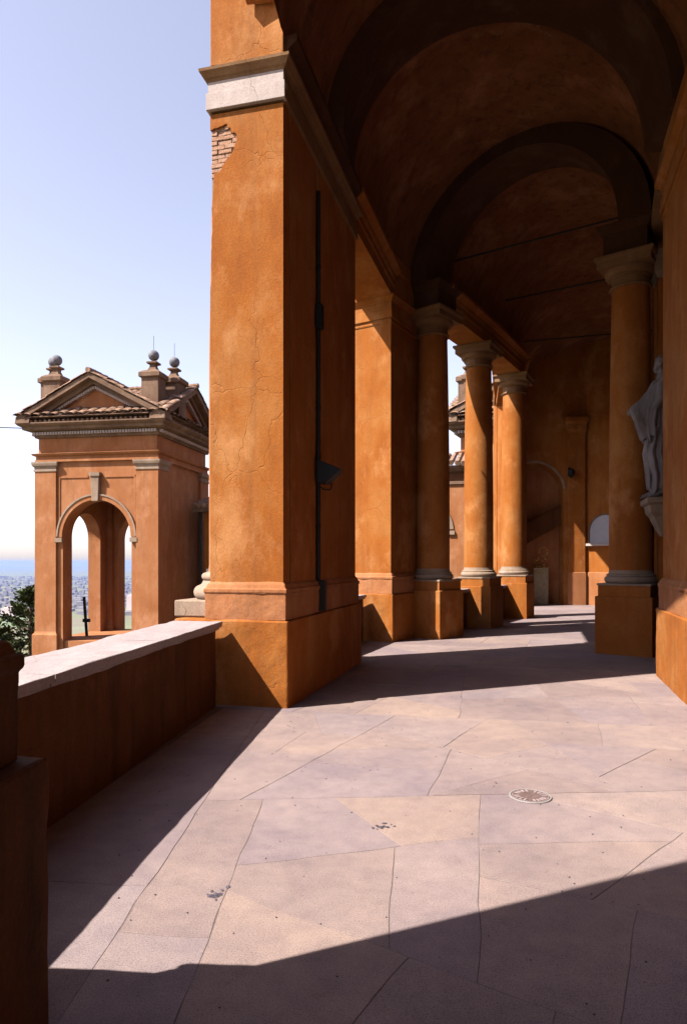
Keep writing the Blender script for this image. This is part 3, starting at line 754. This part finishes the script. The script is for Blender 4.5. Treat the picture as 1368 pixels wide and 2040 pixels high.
pf = thing('bay_pilaster', 'slim moulded pilaster between the statue and the brown column', 'pilaster', (5.50, 11.78, 0), -R(15))
MB().box(-.10, .15, -.2, .25, 0, CAP0).build('shaft', M['orange'], pf, bevel=.01)
MB().box(-.15, .15, -.08, .12, 1.2, CAP0 - .1).build('inner_strip', M['orange'], pf, bevel=.01)
MB().rect(-.12, .15, -.22, .27, [(0, CAP0), (.05, CAP0 + .1), (.05, CAP0 + .3), (.12, CAP1)]).build('capital', M['capstone'], pf)

def make_statue():
    b = MB()
    # body rings: z, forward centre, forward radius, side radius   (x forward, y side)
    RG = [(.10, .00, .16, .22), (.34, -.01, .17, .24), (.55, .02, .185, .24), (.72, .05, .185, .23), (.95, .02, .17, .23), (1.15, -.02, .175, .245), (1.35, -.03, .175, .24), (1.55, -.03, .17, .25), (1.75, -.04, .165, .28), (1.88, -.05, .14, .27), (1.96, -.05, .10, .19), (2.02, -.04, .075, .09), (2.10, -.03, .065, .07)]
    zs = []; n_ = 72; rows = []
    def interp(z):
        for i in range(len(RG) - 1):
            if RG[i][0] <= z <= RG[i + 1][0]:
                t = (z - RG[i][0]) / (RG[i + 1][0] - RG[i][0]); t = t * t * (3 - 2 * t); return [RG[i][j] * (1 - t) + RG[i + 1][j] * t for j in range(4)]
        return list(RG[-1])
    K = 64; base_i = len(b.v)
    for k in range(K + 1):
        z = .10 + 2.0 * k / K; _, fc, rf, rs = interp(z)
        for i in range(n_):
            a = 2 * math.pi * i / n_
            amp = .045 * min(1, max(0, (1.85 - z) / .5)) * (1.0 if z < 1.15 else .75)
            sway = 1.1 * math.sin(z * 2.3) + (.9 * z if z > 1.1 else 0)
            f = 1 + amp / .2 * (math.sin(7 * a + sway) * .6 + math.sin(13 * a - sway * 1.7 + 1.0) * .4) + (.05 * math.sin(z * 21 + 3 * a) if z > 1.05 and z < 1.5 else 0)
            hem = .05 * math.sin(5 * a + 1) if k < 6 else 0
            b.v.append((fc + rf * f * math.cos(a), rs * f * math.sin(a), z + hem * (1 - k / 6)))
    for k in range(K):
        for i in range(n_):
            q = base_i + k * n_; b.f.append((q + i, q + (i + 1) % n_, q + n_ + (i + 1) % n_, q + n_ + i))
    b.f.append(tuple(base_i + i for i in range(n_))[::-1]); b.f.append(tuple(base_i + K * n_ + i for i in range(n_)))
    # cloak held out in front
    cl = [(.02, 1.90), (.13, 1.88), (.20, 1.74), (.30, 1.60), (.47, 1.47), (.44, 1.38), (.38, 1.24), (.31, 1.06), (.27, .94), (.19, .97), (.13, 1.08), (.08, 1.3), (.02, 1.6)]
    m_ = len(cl)
    for sgn, yo in ((-1, .24), (1, .06)):
        for (x, z) in cl: b.v.append((x, -(sgn * yo - .06) * .8 + .03 * math.sin(z * 9 + x * 7), z))
    q = len(b.v) - 2 * m_
    b.f.append(tuple(range(q, q + m_))); b.f.append(tuple(range(q + m_, q + 2 * m_))[::-1])
    for i in range(m_): b.f.append((q + i, q + m_ + i, q + m_ + (i + 1) % m_, q + (i + 1) % m_))
    # folds of the cloak, arms, hand
    for k in range(7):
        t_ = k / 6; top = (.02 + .06 * t_, .25 - .03 * t_, 1.86 - .04 * t_); end = (.10 + .20 * t_, .26 - .02 * k, .93 + .06 * math.sin(k * 2.1))
        mid_ = (.10 + .30 * t_, .29 - .015 * k, 1.42 + .02 * (k % 2))
        b.tube([top, ((top[0] + mid_[0]) / 2, mid_[1] + .01, 1.66), mid_, ((end[0] + mid_[0]) / 2 + .02, end[1], 1.2), end], [.018, .026, .032, .028, .014], 8)
    b.tube([(.02, -.24, 1.80), (.06, -.32, 1.58), (.16, -.31, 1.42), (.34, -.22, 1.44)], [.085, .085, .07, .05], 12)
    b.tube([(0, .26, 1.82), (.02, .33, 1.58), (.12, .26, 1.42), (.2, .12, 1.46)], [.085, .08, .065, .045], 12)
    b.ball((.42, -.19, 1.46), .05, .035, .06, 12, 8)
    for k in range(5):
        y = -.17 + .07 * k
        b.tube([(.16 - .02 * abs(k - 2), y, 1.24), (.19, y + .03, 1.0), (.21 - .03 * (k % 2), y + .02, .72), (.17, y, .42), (.16, y - .01, .16)], [.012, .022, .026, .026, .016], 8)
    b.tube([(-.05, .26, 1.86), (.1, .2, 1.66), (.18, .02, 1.42), (.17, -.18, 1.25)], [.04, .05, .055, .05], 10)
    b.tube([(.14, .2, 1.22), (.2, .02, 1.16), (.17, -.2, 1.22)], [.04, .05, .04], 10)
    # feet
    for y, x in ((-.10, .06), (.11, -.02)):
        b.tube([(x - .04, y, .22), (x + .02, y, .10), (x + .10, y, .06), (x + .19, y * 1.15, .035)], [.055, .055, .05, .03], 12)
        for k in range(4): b.ball((x + .20, y * 1.15 - .036 + k * .024, .022), .022, .012, .018, 8, 6)
    # head, beard, hair
    b.ball((-.01, 0, 2.20), .085, .072, .11, 20, 14)
    b.ball((.065, 0, 2.195), .022, .014, .03, 10, 8)
    b.ball((.045, 0, 2.11), .045, .05, .075, 12, 10)
    b.ball((.055, -.03, 2.225), .02, .02, .012, 8, 6); b.ball((.055, .03, 2.225), .02, .02, .012, 8, 6)
    for k in range(18):
        a = R(60 + 240 * k / 17); b.ball((-.015 + .08 * math.cos(a), .075 * math.sin(a), 2.23 + .045 * math.sin(k * 2.3)), .032, .03, .04, 8, 6)
    for k in range(8):
        b.ball((-.03 + .04 * math.cos(k * .8), .045 * math.sin(k * .8), 2.30), .03, .03, .022, 8, 6)
    t = b.build('statue', M['statue'], smooth=True)
    rm = t.modifiers.new('remesh', 'REMESH'); rm.mode = 'VOXEL'; rm.voxel_size = .009; rm.use_smooth_shade = True
    sm = t.modifiers.new('smooth', 'SMOOTH'); sm.iterations = 1; sm.factor = .5
    t.location = (sp.x, sp.y, ZB); t.rotation_euler = (0, 0, face)
    tag(t, 'grey stone statue of a robed figure holding out a cloak on a wall bracket', 'statue')
    return t
make_statue()

# ------------------------------------------------------------------ pavilion
def make_pavilion(label):
    w = 4.68; th = .55; zb = -6.5
    t = thing('pavilion', label, 'pavilion', (0, 0, 0), 0, 'pavilions outside the portico')
    hw = 1.36; zs = 2.48; zf = -1.35; ztop = 6.35
    def arch_poly(L0, L1, hw=hw):
        c = w / 2
        return [(L0, zb), (c - hw, zb), (c - hw, zs)] + arc(c, zs, hw, math.pi, 0, 28)[1:] + [(c + hw, zb), (L1, zb), (L1, ztop), (L0, ztop)]
    MB().slab(arch_poly(0, w), (0, 0), (1, 0, 0), (0, 1, 0), th).build('front_wall', M['pink'], t)
    MB().slab(arch_poly(0, w), (0, w - th), (1, 0, 0), (0, 1, 0), th).build('back_wall', M['pink'], t)
    MB().slab(arch_poly(th + .003, w - th - .003, 1.05), (0, 0), (0, 1, 0), (1, 0, 0), th).build('left_wall', M['pink'], t)
    MB().box(w - th, w, th + .003, w - th - .003, zb, ztop).build('right_wall', M['pink'], t)
    MB().box(.1, w - .1, .1, w - .1, zb, zf).build('floor_block', M['pink'], t)
    MB().box(.3, w - .3, .3, w - .3, 5.0, 5.3).build('ceiling', M['weathered'], t)
    # corner pilasters, pedestals, capitals: square corner blocks standing proud of the wall
    pw = .86
    for cx0, cy0 in ((-.10, -.10), (w - pw + .10, -.10), (-.10, w - pw + .10), (w - pw + .10, w - pw + .10)):
        MB().rect(cx0, cx0 + pw, cy0, cy0 + pw, [(0, zf + .2), (0, 4.98)]).build('corner_pilaster', M['pink'], t, bevel=.01)
        MB().rect(cx0, cx0 + pw, cy0, cy0 + pw, [(.07, zb), (.07, -1.12), (.02, -1.06), (0, -1.0)]).build('pilaster_pedestal', M['pink'], t)
        MB().rect(cx0, cx0 + pw, cy0, cy0 + pw, [(0, 4.90), (.03, 4.91), (.03, 4.97), (.01, 4.98), (.01, 5.06), (.07, 5.12), (.09, 5.20), (.09, 5.26)]).build('capital', M['capstone'], t)
    # imposts and archivolts
    for (p0, d, nn) in (((0, 0), (1, 0, 0), (0, -1, 0)),):
        c = w / 2
        MB().slab(arc(c, zs, hw, 0, math.pi, 28) + arc(c, zs, hw + .22, math.pi, 0, 28), p0, d, nn, .07).build('archivolt', M['pink'], t)
        MB().slab(arc(c, zs, hw + .16, R(1), R(179), 28) + arc(c, zs, hw + .22, R(179), R(1), 28), p0, d, nn, .10).build('archivolt_fillet', M['capstone'], t)
        for x in (c - hw - .26, c + hw - .02):
            MB().slab([(x, zs - .18), (x + .28, zs - .18), (x + .28, zs - .02), (x, zs - .02)], p0, d, nn, .12).build('impost', M['capstone'], t)
        k0 = zs + hw - .06
        MB().slab([(c - .13, k0), (c + .13, k0), (c + .17, k0 + 1.02), (c - .17, k0 + 1.02)], p0, d, nn, .16).build('keystone', M['capstone'], t, bevel=.02)
        MB().slab([(c - .2, k0 + .92), (c + .2, k0 + .92), (c + .2, k0 + 1.05), (c - .2, k0 + 1.05)], p0, d, nn, .2).build('keystone_cap', M['capstone'], t)
        # sunk panel frame beside the arch
        for sg in (-1, 1):
            xa = c + sg * 1.5; xb = c + sg * .34
            lo, hi = min(xa, xb), max(xa, xb)
            MB().slab([(lo, 4.66), (hi, 4.66), (hi, 4.74), (lo, 4.74)], p0, d, nn, .03).build('panel_frame', M['pink'], t)
            MB().slab([(xa - .04, zs + .1), (xa + .04, zs + .1), (xa + .04, 4.66), (xa - .04, 4.66)], p0, d, nn, .03).build('panel_frame', M['pink'], t)
    # string course and cornice all round
    MB().rect(-.04, w + .04, -.04, w + .04, [(0, 5.26), (.06, 5.265), (.06, 5.34), (.03, 5.35), (.03, 5.46), (.12, 5.50), (.15, 5.56), (0, 5.60)]).build('string_course', M['pink'], t)
    MB().rect(-.04, w + .04, -.04, w + .04, [(0, 6.14), (.05, 6.15), (.07, 6.22), (.09, 6.23), (.09, 6.36), (.20, 6.38), (.36, 6.41), (.37, 6.50), (.46, 6.54), (.52, 6.60), (.52, 6.645), (-.2, 6.72)]).build('cornice', M['weathered'], t)
    dn = MB()
    for k in range(44):
        s = -.08 + (w + .16) * (k + .5) / 44
        dn.box(s - .038, s + .038, -.235, -.12, 6.24, 6.345); dn.box(w + .12, w + .235, s - .038, s + .038, 6.24, 6.345); dn.box(-.235, -.12, s - .038, s + .038, 6.24, 6.345)
    o = dn.build('dentil_row', M['pale'], t); o['kind'] = 'stuff'
    # pediments on all four sides and the crossed tile roofs
    zc = 6.70; ap = 8.22; ov = .60; c = w / 2; half = c + ov
    slope = (ap - zc) / half
    for (p0, d, nn, lab) in (((0, 0), (1, 0, 0), (0, -1, 0), 'front'), ((w, 0), (0, 1, 0), (1, 0, 0), 'right'), ((0, 0), (0, 1, 0), (-1, 0, 0), 'left'), ((0, w), (1, 0, 0), (0, 1, 0), 'back')):
        MB().slab([(c - half + .3, zc - .1), (c + half - .3, zc - .1), (c, ap - .18)], p0, d, [-q for q in nn], .3).build('tympanum', M['pink'], t)
        for sg in (-1, 1):
            bot = [(c + sg * half, zc - .06), (c, ap - .06)]
            MB().slab([(c + sg * half, zc - .08), (c + sg * (half - .05), zc + .15), (c, ap + .15), (c, ap - .04)], p0, d, nn, .56).build('raking_cornice', M['weathered'], t)
            MB().slab([(c + sg * (half - .45), zc - .06), (c + sg * (half - .30), zc + .11), (c, ap - .03), (c, ap - .19)], p0, d, nn, .30).build('raking_soffit', M['weathered'], t)
            MB().slab([(c + sg * (half - .70), zc - .05), (c + sg * (half - .48), zc + .03), (c, ap - .17), (c, ap - .29)], p0, d, nn, .10).build('raking_moulding', M['pink'], t)
            dt = MB()
            for k in range(24):
                s = (k + .6) / 25 * (half - .75); zz = ap - .29 - s * slope * .985
                x = c + sg * s
                dt.slab([(x - .035, zz - .05), (x + .035, zz - .05), (x + .035, zz + .05), (x - .035, zz + .05)], p0, d, nn, .19)
            o = dt.build('raking_dentils', M['pale'], t); o['kind'] = 'stuff'
    def roof(axis):
        b = MB(); ex = .62
        for sg in (-1, 1):
            for k in range(17):
                # rows of barrel tiles running down the slope
                y0 = -ex + (w + 2 * ex) * k / 17; y1 = -ex + (w + 2 * ex) * (k + 1) / 17
                m = 5
                for row in range(9):
                    s0_ = half * row / 9; s1_ = half * (row + 1) / 9 + .06
                    P = []
                    for s in (s0_, s1_):
                        lift = .03 if s == s0_ else .055
                        for i in range(m + 1):
                            a = math.pi * i / m; yy = (y0 + y1) / 2 - math.cos(a) * (y1 - y0) / 2 * .96
                            P.append((s, yy, ap + .15 - s * slope + lift + math.sin(a) * .075))
                    jit = random.uniform(-.025, .025)
                    V = [((c + sg * s, yy, zz + jit) if axis == 'y' else (yy, c + sg * s, zz + jit)) for s, yy, zz in P]
                    b.add(V, [(i, i + 1, m + 2 + i, m + 1 + i) for i in range(m)])
            # deck under the tiles
        o = b.build('tile_courses', M['tile'], t); o['kind'] = 'stuff'
        m2 = MB()
        tri = [(c - half - .03, zc + .12), (c + half + .03, zc + .12), (c, ap + .165)]
        if axis == 'y': m2.slab(tri, (0, .05), (1, 0, 0), (0, 1, 0), w - .1)
        else: m2.slab(tri, (.05, 0), (0, 1, 0), (1, 0, 0), w - .1)
        m2.build('roof_deck', M['tile'], t)
        for k in range(14):
            y = -ex + (w + 2 * ex) * (k + .5) / 14
            q = MB(); pts = [(c, y - .22, ap + .22 + random.uniform(0, .02)), (c, y + .22, ap + .24 + random.uniform(0, .02))]
            if axis == 'x': pts = [(p[1], p[0], p[2]) for p in pts]
            q.tube(pts, .10, 8).build('ridge_tile', M['tile'], t)
    roof('y'); roof('x')
    tl = MB()
    for k in range(30):
        s = -.45 + (w + .9) * (k + .5) / 30
        tl.tube([(s, -.50, 6.69), (s, -.06, 6.76)], .058, 6); tl.tube([(w + .50, s, 6.69), (w + .06, s, 6.76)], .058, 6)
    o = tl.build('cornice_tiles', M['tile'], t); o['kind'] = 'stuff'
    # finial pedestals with balls
    for i, (x, y) in enumerate(((.38, .55), (.12, .75), (w - .42, .62), (w - .02, 1.55))):
        f = MB().rect(x - .33, x + .33, y - .33, y + .33, [(0, 6.7), (0, 8.30), (.08, 8.35), (.08, 8.50), (-.02, 8.58), (-.16, 8.64), (-.22, 8.78), (-.22, 8.84), (-.13, 8.88), (-.13, 8.94), (-.25, 8.98)]).build('finial_pedestal', M['weathered'], t, bevel=.01)
        MB().ball((x, y, 9.20), .20, .20, .20, 20, 14).build('ball', M['lead'], f, smooth=True)
        MB().lathe(x, y, [(.07, 8.95), (.05, 9.0), (.05, 9.06)], 12).build('ball_stem', M['lead'], f, smooth=True)
    return t
random.seed(3)
pav = make_pavilion('pedimented orange pavilion with open arches and ball finials seen beyond the coping')
a_ = (.985, -.174); Ncor = (-6.70, 24.56); Lc = (Ncor[0] - 4.68 * a_[0], Ncor[1] - 4.68 * a_[1])
pav.location = (Lc[0], Lc[1], 0); pav.rotation_euler = (0, 0, -math.atan2(.174, .985))
for k, (x, y) in enumerate(((4.26, .62), (4.66, 1.55))):
    o = MB().tube([(0, 0, 0), (0, 0, .6)], .007, 6).build('lightning_rod', M['ferrous'], pav); o.location = (x, y, 9.33)
pav2 = copy_tree(pav); pav2['label'] = 'larger pavilion glimpsed between the shaded column and the nearer bright column'
pav2.scale = (1.5, 1.5, 1.5); pav2.location = (6.6, 38.5, -.6); pav2.rotation_euler = (0, 0, R(-24))

# low tiled wing right of the pavilion
wg = thing('low_wing', 'low wing with a tiled eave between the pavilion and the tall pier', 'building', (-5.55, 27.2, 0), R(-20))
MB().box(0, 5, 0, 3, -6.5, 3.55).build('wall', M['orange'], wg)
MB().box(-.35, 5, -.3, 3, 3.55, 3.72).build('eave', M['weathered'], wg)
b = MB()
for k in range(22):
    x = -.35 + k * .24; b.tube([(x + .1, -.38, 3.78), (x + .1, 1.2, 4.25)], .11, 6)
o = b.build('eave_tiles', M['tile'], wg); o['kind'] = 'stuff'
MB().prism([(-.35, -.3), (5, -.3), (5, 1.3), (-.35, 1.3)], 3.72, 3.8).build('roof_deck', M['tile'], wg)
MB().box(.32, .36, -.02, 0, -1.5, 3.4).build('wall_strip', M['weathered'], wg)
MB().box(.12, .42, -.03, 0, 1.05, 1.3).build('notice', M['white'], wg)
MB().tube([(-.08, -.12, 3.6), (-.08, -.12, -4)], .07, 8).build('downpipe', M['ferrous'], wg)

# loggia with tiled roof glimpsed past the shaded column
lg = thing('loggia', 'tiled loggia with arches glimpsed behind the nearer bright column', 'building', (2.6, 31.5, 0), R(-14))
poly = [(-.4, -6), (.1, -6)]
poly = [(-1.2, -6.5)]
for c in (.9, 4.6):
    poly += [(c - 1.3, -6.5), (c - 1.3, 3.0)] + arc(c, 3.0, 1.3, math.pi, 0, 20)[1:] + [(c + 1.3, -6.5)]
poly += [(7, -6.5), (7, 5.6), (-1.2, 5.6)]
MB().slab(poly, (0, 0), (1, 0, 0), (0, 1, 0), .6).build('wall', M['pink'], lg)
for c in (.9, 4.6):
    MB().slab(arc(c, 3.0, 1.3, R(2), R(178), 20) + arc(c, 3.0, 1.55, R(178), R(2), 20), (0, -.06), (1, 0, 0), (0, 1, 0), .07).build('archivolt', M['capstone'], lg)
    MB().box(c + 1.28, c + 1.6, -.1, .6, 2.8, 2.98).build('impost', M['capstone'], lg)
MB().rect(-1.2, 7, 0, .6, [(0, 5.05), (.08, 5.08), (.08, 5.2), (0, 5.22), (0, 5.6), (.15, 5.65), (.30, 5.8), (.30, 5.9), (0, 5.92)]).build('cornice', M['weathered'], lg)
b = MB()
for k in range(32):
    x = -1.4 + k * .27; b.tube([(x, -.4, 5.98 + random.uniform(-.03, .03)), (x, 1.6, 6.65 + random.uniform(-.03, .03))], .13, 6)
o = b.build('roof_tiles', M['tile'], lg); o['kind'] = 'stuff'

# cable from the pavilion out of the frame
tag(MB().tube([(-12.3, 26.3, 6.72), (-14.2, 25.6, 6.66), (-17, 24.8, 6.68), (-24, 22, 7.1)], .018, 6).build('cable', M['ferrous'], base=(-12.3, 26.3, 6.7)), 'thin dark cable leaving the left end of the pavilion cornice', 'cable')
# post and rail in the pavilion arch
pt = thing('post', 'dark leaning post standing inside the pavilion arch', 'post', (-10.05, 26.9, -1.35))
MB().tube([(-.05, 0, 0), (-.16, 0, 1.55)], .06, 8).build('shaft', M['black'], pt)
MB().box(-.2, .08, -.05, .05, .55, .68).build('crosspiece', M['black'], pt)

# ------------------------------------------------------------------ trees on the slope
def make_tree(label, loc, h, rad, seed, n=5200):
    rnd = random.Random(seed)
    t = thing('tree', label, 'tree', loc, 0, 'trees on the slope')
    tr = MB(); tr.tube([(0, 0, 0), (.05, .03, h * .4), (.02, -.04, h * .75), (0, 0, h * .97)], [h * .035, h * .026, h * .014, .01], 10)
    tips = []
    for k in range(46):
        z = h * (.22 + .76 * (k / 46)); a = k * 2.4 + rnd.uniform(-.4, .4); rr_ = rad * (1 - ((z / h) - .18) / .86) ** .75 * rnd.uniform(.7, 1.1)
        q = (rr_ * math.cos(a), rr_ * math.sin(a), z + rr_ * .28)
        tr.tube([(0, 0, z), (q[0] * .5, q[1] * .5, z + rr_ * .05), q], [.05, .03, .01], 5); tips.append((z, q, rr_))
    tr.build('trunk', M['bark'], t, smooth=True)
    cr = MB()
    for k in range(n):
        z, q, rr_ = rnd.choice(tips); s = rnd.random() ** .55
        p = Vector((q[0] * s, q[1] * s, z + rr_ * .28 * s * s)) + Vector((rnd.gauss(0, .11), rnd.gauss(0, .11), rnd.gauss(0, .08)))
        d = Vector((q[0], q[1], rr_ * .5)).normalized() + Vector((rnd.gauss(0, .5), rnd.gauss(0, .5), rnd.gauss(0.2, .5))); d.normalize()
        x = d.cross(Vector((rnd.gauss(0, 1), rnd.gauss(0, 1), rnd.gauss(0, 1)))).normalized()
        L = rnd.uniform(.10, .22); wd_ = L * .28
        cr.add([p, p + d * L * .5 + x * wd_, p + d * L, p + d * L * .5 - x * wd_], [(0, 1, 2, 3)])
    cr.build('crown', M['leaf'], t)
    return t
make_tree('dark green tree with ragged top beside the left edge of the pavilion', (-13.95, 30.5, -6.4), 6.9, 2.7, 1, 9000)
make_tree('lower bushy tree at the left edge in front of the plain', (-15.3, 29.0, -6.4), 5.7, 2.9, 2, 8000)
make_tree('low dark tree just above the near end of the coping', (-13.2, 26.2, -6.4), 4.5, 2.3, 4, 7000)

# ------------------------------------------------------------------ town on the plain
random.seed(8)
tw = MB()
for k in range(1500):
    y = random.uniform(2600, 9000); x = y * random.uniform(-.56, -.14)
    s = random.uniform(8, 26); hh = random.choice((7, 9, 10, 12, 15, 20)) * random.uniform(.8, 1.2)
    tw.box(x - s, x + s, y - s * .7, y + s * .7, -206, -205 + hh)
tag(tw.build('town', M['town']), 'hazy town spread over the plain below the hill', 'town', kind='stuff')
for k, (px, y, hh, s, lab) in enumerate(((263, 2900, 62, 17, 'pale tower block seen through the right side of the pavilion arch'), (22, 2600, 30, 24, 'pale pinkish block on the plain at the left edge'))):
    x = (px - 684) / 1360 * y
    t = thing('tower_block', lab, 'building', (x, y, -205))
    MB().box(-s, s, -s, s, -1, hh).build('walls', M['town_pink'], t)
    MB().box(-s * .4, s * .4, -s * .4, s * .4, hh, hh + 5).build('roof_house', M['town_pink'], t)

# ------------------------------------------------------------------ haze
hz = MB(); hz.box(-24000, 24000, -20000, 24000, -207, 14.5)
hm = bpy.data.materials.new('haze'); hm.use_nodes = True; nt = hm.node_tree; nt.nodes.clear()
out = nt.nodes.new('ShaderNodeOutputMaterial'); pv = nt.nodes.new('ShaderNodeVolumePrincipled')
pv.inputs['Color'].default_value = (.28, .43, .88, 1); pv.inputs['Density'].default_value = 4.5e-5; pv.inputs['Anisotropy'].default_value = 0.0
nt.links.new(pv.outputs[0], out.inputs['Volume'])
tag(hz.build('haze', hm), kind='stuff')
